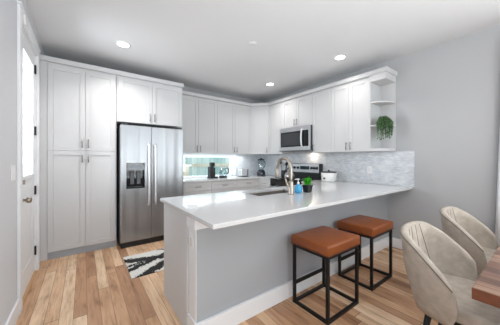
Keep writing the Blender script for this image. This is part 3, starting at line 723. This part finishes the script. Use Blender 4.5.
# curtain on the right wall
cu = bmesh.new(); n = 60; rowsz = [0.03, 1.0, 2.0, 2.60]
R = []
for z in rowsz:
    f = 1-z/2.6; yl = -4.14+.075*f; yr = -4.75
    R.append([cu.verts.new((-.07-.022*math.sin(i/n*2*PI*9), yl+(yr-yl)*i/n, z)) for i in range(n+1)])
for a, b in zip(R, R[1:]):
    for i in range(n): cu.faces.new((a[i], a[i+1], b[i+1], b[i]))
ct = part('curtain', cu, curtain_m, None, smooth=True, loc=(-.07, -4.4, 0)); sm = ct.modifiers.new('thick', 'SOLIDIFY'); sm.thickness = .003
tag(ct, 'white pleated curtain hanging on the right wall beside the dining table', 'curtain')
bm = bmesh.new(); tube(bm, [(-.07, -4.15, 2.63), (-.07, -5.6, 2.63)], .012, 10)
for y in (-4.18, -5.5): tube(bm, [(-.0005, y, 2.63), (-.07, y, 2.63)], .008, 8)
tag(part('curtain_rod', bm, trim_m, None, smooth=True, loc=(-.07, -4.8, 2.63)), 'thin white rod carrying the curtain on the right wall', 'curtain rod')

# ---------------------------------------------------------------- faucet
ZT = .9145
fa = thing('kitchen_faucet', 'tall brushed nickel gooseneck pull-down faucet beside the sink', 'faucet', (-1.856, -2.735, ZT))
fxx, fyy = -1.856, -2.735
bm = bmesh.new(); lathe(bm, (fxx, fyy, ZT), [(.033, 0), (.033, .006), (.03, .012), (.029, .13), (.025, .14), (.012, .142)], 24); part('base', bm, nickel, fa, smooth=True)
arc = [(fxx, fyy, ZT+.14), (fxx, fyy, ZT+.27), (fxx, fyy+.015, ZT+.335), (fxx, fyy+.06, ZT+.385), (fxx, fyy+.115, ZT+.395), (fxx, fyy+.17, ZT+.375), (fxx, fyy+.205, ZT+.32), (fxx, fyy+.215, ZT+.28)]
bm = bmesh.new(); tube(bm, spline(arc, 40), .018, 14); part('gooseneck', bm, nickel, fa, smooth=True)
bm = bmesh.new(); tube(bm, [(fxx, fyy+.215, ZT+.28), (fxx, fyy+.218, ZT+.24), (fxx, fyy+.222, ZT+.18), (fxx, fyy+.223, ZT+.165)], [.019, .021, .027, .024], 16); part('spray_head', bm, nickel, fa, smooth=True)
bm = bmesh.new(); tube(bm, [(fxx-.02, fyy, ZT+.09), (fxx-.05, fyy+.01, ZT+.10), (fxx-.065, fyy+.025, ZT+.20)], [.014, .012, .008], 12); part('lever', bm, nickel, fa, smooth=True)

# soap bottle
sx_, sy_ = -1.725, -2.725
so = thing('soap_bottle', 'clear bottle of blue dish soap with white pump, between faucet and plant', 'bottle', (sx_, sy_, ZT))
bm = bmesh.new(); lathe(bm, (sx_, sy_, ZT), [(.034, 0), (.040, .008), (.042, .04), (.038, .075), (.02, .095), (.012, .10)], 20); part('bottle_body', bm, bluem, so, smooth=True)
bm = bmesh.new(); lathe(bm, (sx_, sy_, ZT+.1), [(.014, 0), (.014, .02), (.006, .022), (.006, .05), (.014, .052), (.014, .062)], 14); tube(bm, [(sx_, sy_, ZT+.157), (sx_-.03, sy_+.025, ZT+.152)], .005, 8); part('pump', bm, white_pl, so, smooth=True)

# small potted plant
gx, gy = -1.60, -2.755
gp = thing('potted_plant', 'small bright green plant in a square black pot on the peninsula', 'plant', (gx, gy, ZT))
bm = bmesh.new()
lo = [(gx+a*.033, gy+b*.033) for a, b in ((-1, -1), (1, -1), (1, 1), (-1, 1))]; hi = [(gx+a*.044, gy+b*.044) for a, b in ((-1, -1), (1, -1), (1, 1), (-1, 1))]
A = [bm.verts.new((*p, ZT)) for p in lo]; B = [bm.verts.new((*p, ZT+.085)) for p in hi]
bm.faces.new(A[::-1]); bm.faces.new(B)
for i in range(4): bm.faces.new((A[i], A[(i+1) % 4], B[(i+1) % 4], B[i]))
part('pot', bm, potm, gp, .003)
def leaves(bm, base_pts, L, w, dirf, seg=4):
    for p in base_pts:
        d, bend = dirf(); d = d.normalized(); side = d.cross(Vector((0, 0, 1)))
        if side.length < .1: side = Vector((1, 0, 0))
        side.normalize(); l_ = L*random.uniform(.7, 1.15); prev = None; q = Vector(p); dd_ = d.copy()
        for k in range(seg+1):
            f = k/seg; ww = w*math.sin(PI*(.12+.86*f))
            a, b = bm.verts.new(q+side*ww), bm.verts.new(q-side*ww)
            if prev: bm.faces.new((prev[0], a, b, prev[1]))
            prev = (a, b); dd_ = (dd_+Vector((0, 0, bend))).normalized(); q = q+dd_*(l_/seg)
bm = bmesh.new()
leaves(bm, [(gx+random.uniform(-.03, .03), gy+random.uniform(-.03, .03), ZT+.084+random.uniform(0, .05)) for _ in range(190)], .05, .006,
       lambda: (Vector((random.uniform(-1, 1), random.uniform(-1, 1), random.uniform(.1, 1.6))), -.1))
part('foliage', bm, grassm, gp)

# trailing plant on the open shelf
hx_, hy_ = -.215, -2.975
hp = thing('trailing_plant', 'green trailing artificial plant spilling over the middle open shelf', 'plant', (hx_, hy_, 1.7955))
bm = bmesh.new(); lathe(bm, (hx_, hy_-.0, 1.7955), [(.028, 0), (.036, .01), (.04, .06), (.037, .063), (.034, .052), (.01, .052)], 20); part('pot', bm, ceram, hp, smooth=True)
bmA, bmB = bmesh.new(), bmesh.new()
for k in range(95):
    a = random.uniform(PI*.98, PI*1.52); rr = random.uniform(.118, .14); ln = .05+.20*random.random()**1.5
    dx_, dy_ = math.cos(a), math.sin(a)
    p0 = Vector((hx_+dx_*.01, hy_+dy_*.01, 1.855)); pts = [p0, p0+Vector((dx_*rr*.45, dy_*rr*.42, random.uniform(.02, .06))), p0+Vector((dx_*rr, dy_*rr*.92, -.03)), p0+Vector((dx_*rr, dy_*rr*.92, -.03-ln))]
    sp = spline(pts, 12); b_ = random.choice((bmA, bmB)); tube(b_, sp, .0022, 5)
    for q in sp[2:]:
        for _ in range(2): leaves(b_, [q], .028, .0075, lambda: (Vector((random.uniform(-1, .3), random.uniform(-1, 1), random.uniform(-1.6, .2))), -.15), 2)
part('foliage', bmA, leafm, hp); part('foliage', bmB, leafd, hp)
bm = bmesh.new()
leaves(bm, [(hx_+random.uniform(-.035, .03), hy_+random.uniform(-.03, .03), 1.852) for _ in range(160)], .07, .008, lambda: (Vector((random.uniform(-1, .8), random.uniform(-1, .8), random.uniform(.3, 1.4))), -.35))
part('foliage', bm, leafm, hp)

# ---------------------------------------------------------------- things on the back worktop
cmx, cmy = -1.575, -.27
cm = thing('coffee_maker', 'black coffee maker on the back worktop in front of the window', 'coffee maker', (cmx, cmy, ZT))
part('base', BM((cmx-.07, cmx+.10, cmy-.09, cmy+.08, ZT, ZT+.03)), darkpl, cm, .008)
part('tower', BM((cmx-.065, cmx+.02, cmy-.06, cmy+.06, ZT+.0305, ZT+.24)), darkpl, cm, .01)
part('brew_head', BM((cmx-.04, cmx+.05, cmy-.055, cmy+.04, ZT+.2405, ZT+.325)), darkpl, cm, .015)
part('water_tank', BM((cmx+.0205, cmx+.06, cmy-.05, cmy+.05, ZT+.0305, ZT+.215)), mat('smoke_tank', (52, 56, 62), .15), cm, .01)
kx, ky_ = -1.31, -.27
kt = thing('glass_kettle', 'clear glass electric kettle with black base and handle, beside the coffee maker', 'kettle', (kx, ky_, ZT))
bm = bmesh.new(); lathe(bm, (kx, ky_, ZT), [(.085, 0), (.085, .022), (.078, .035), (.02, .036)], 24); part('base', bm, darkpl, kt, smooth=True)
bm = bmesh.new(); lathe(bm, (kx, ky_, ZT+.0365), [(.076, 0), (.085, .05), (.078, .12), (.058, .165), (.02, .167)], 24); part('jug', bm, jar_m, kt, smooth=True)
bm = bmesh.new(); lathe(bm, (kx, ky_, ZT+.204), [(.056, 0), (.056, .014), (.012, .018), (.012, .03), (.004, .031)], 20); part('lid', bm, steel_pl, kt, smooth=True)
bm = bmesh.new(); tube(bm, spline([(kx+.06, ky_, ZT+.19), (kx+.12, ky_, ZT+.195), (kx+.135, ky_, ZT+.12), (kx+.088, ky_, ZT+.06)], 16), .011, 10); part('handle', bm, darkpl, kt, smooth=True)
tx_, ty_ = -.78, -.27
to = thing('toaster', 'small stainless toaster with dark end, right of the kitchen window', 'toaster', (tx_, ty_, ZT))
part('shell', BM((tx_-.11, tx_+.045, ty_-.08, ty_+.08, ZT+.012, ZT+.165)), mat('toaster_metal', (215, 217, 220), .35, .6), to, .02, seg=4, smooth=False)
part('end_cap', BM((tx_+.0455, tx_+.09, ty_-.078, ty_+.078, ZT+.012, ZT+.16)), greypl, to, .012)
part('foot_base', BM((tx_-.105, tx_+.085, ty_-.075, ty_+.075, ZT, ZT+.0115)), darkpl, to)
part('slot', BM((tx_-.09, tx_+.03, ty_-.045, ty_-.02, ZT+.1645, ZT+.1665)), darkpl, to); part('slot', BM((tx_-.09, tx_+.03, ty_+.02, ty_+.045, ZT+.1645, ZT+.1665)), darkpl, to)
part('lever', BM((tx_+.0905, tx_+.108, ty_-.015, ty_+.015, ZT+.10, ZT+.115)), darkpl, to)
blx, bly = -.31, -.33
bl = thing('blender', 'countertop blender with clear jar and dark base in the corner', 'blender', (blx, bly, ZT))
bm = bmesh.new(); lathe(bm, (blx, bly, ZT), [(.095, 0), (.10, .02), (.095, .09), (.07, .135), (.05, .14)], 24); part('motor_base', bm, mat('navy_blender_base', (38, 42, 52), .3), bl, smooth=True)
bm = bmesh.new(); lathe(bm, (blx, bly, ZT+.1405), [(.055, 0), (.06, .02), (.078, .22), (.07, .222)], 24); part('jar', bm, jar_m, bl, smooth=True)
bm = bmesh.new(); lathe(bm, (blx, bly, ZT+.363), [(.08, 0), (.08, .028), (.03, .032), (.03, .05), (.01, .052)], 24); part('lid', bm, darkpl, bl, smooth=True)
bm = bmesh.new(); tube(bm, spline([(blx+.07, bly+.0, ZT+.34), (blx+.115, bly, ZT+.33), (blx+.11, bly, ZT+.22), (blx+.06, bly, ZT+.19)], 14), .010, 8); part('handle', bm, darkpl, bl, smooth=True)
bm = bmesh.new(); lathe(bm, (blx-.065, bly-.065, ZT+.06), [(.018, -.03), (.018, -.045)], 12, 'Y'); part('dial', bm, steel_pl, bl)
# utensil crock left of the range
ux, uy = -.20, -.97
uc = thing('utensil_crock', 'dark utensil crock on the worktop just left of the range', 'crock', (ux, uy, ZT))
bm = bmesh.new(); lathe(bm, (ux, uy, ZT), [(.055, 0), (.062, .01), (.062, .15), (.056, .15), (.054, .02), (.01, .02)], 20); part('crock_body', bm, darkpl, uc, smooth=True)
for k in range(5):
    a = k*1.3; e = (ux+.04*math.cos(a)*1.8, uy+.04*math.sin(a)*1.8, ZT+.27+.02*(k % 3)); bm = bmesh.new()
    tube(bm, [(ux+.02*math.cos(a), uy+.02*math.sin(a), ZT+.022), e], .006, 8); lathe(bm, e, [(.008, -.03), (.024, -.005), (.026, .02), (.012, .045), (.003, .05)], 12); part('utensil', bm, (darkpl, steel_pl)[k % 2], uc, smooth=True)
# kettle and pot on the range, white pot right of it
qx, qy = -.50, -1.42
kk_ = thing('stovetop_kettle', 'round stainless kettle on the range, behind the potted plant', 'kettle', (qx, qy, .9235))
bm = bmesh.new(); lathe(bm, (qx, qy, .9235), [(.085, 0), (.10, .015), (.098, .07), (.07, .12), (.03, .14), (.008, .142)], 28); part('kettle_body', bm, steel_pl, kk_, smooth=True)
bm = bmesh.new(); tube(bm, spline([(qx, qy-.075, 1.04), (qx, qy-.06, 1.11), (qx, qy, 1.135), (qx, qy+.06, 1.11), (qx, qy+.075, 1.04)], 18), .009, 8); part('handle', bm, darkpl, kk_, smooth=True)
bm = bmesh.new(); tube(bm, [(qx-.06, qy-.04, 1.0), (qx-.11, qy-.075, 1.06)], [.018, .010], 10); part('spout', bm, steel_pl, kk_, smooth=True)
bm = bmesh.new(); lathe(bm, (qx, qy, 1.0656), [(.014, 0), (.018, .012), (.006, .02)], 12); part('lid_knob', bm, darkpl, kk_, smooth=True)
wx_, wy_ = -.27, -2.13
wp = thing('white_cooking_pot', 'white lidded pot on the worktop right of the range', 'pot', (wx_, wy_, ZT))
bm = bmesh.new(); lathe(bm, (wx_, wy_, ZT), [(.105, 0), (.12, .012), (.128, .15), (.12, .155)], 28); part('pot_body', bm, ceram, wp, smooth=True)
bm = bmesh.new(); lathe(bm, (wx_, wy_, ZT+.1555), [(.13, 0), (.13, .012), (.115, .02), (.02, .028), (.004, .029)], 28); part('lid', bm, mat('smoke_lid', (70, 72, 76), .2), wp, smooth=True)
bm = bmesh.new(); lathe(bm, (wx_, wy_, ZT+.185), [(.012, 0), (.02, .012), (.006, .018)], 14); part('lid_knob', bm, darkpl, wp, smooth=True)
bm = bmesh.new(); lathe(bm, (wx_-.125, wy_+.0, ZT+.06), [(.016, .004), (.016, -.012)], 12, 'X'); part('dial', bm, darkpl, wp)
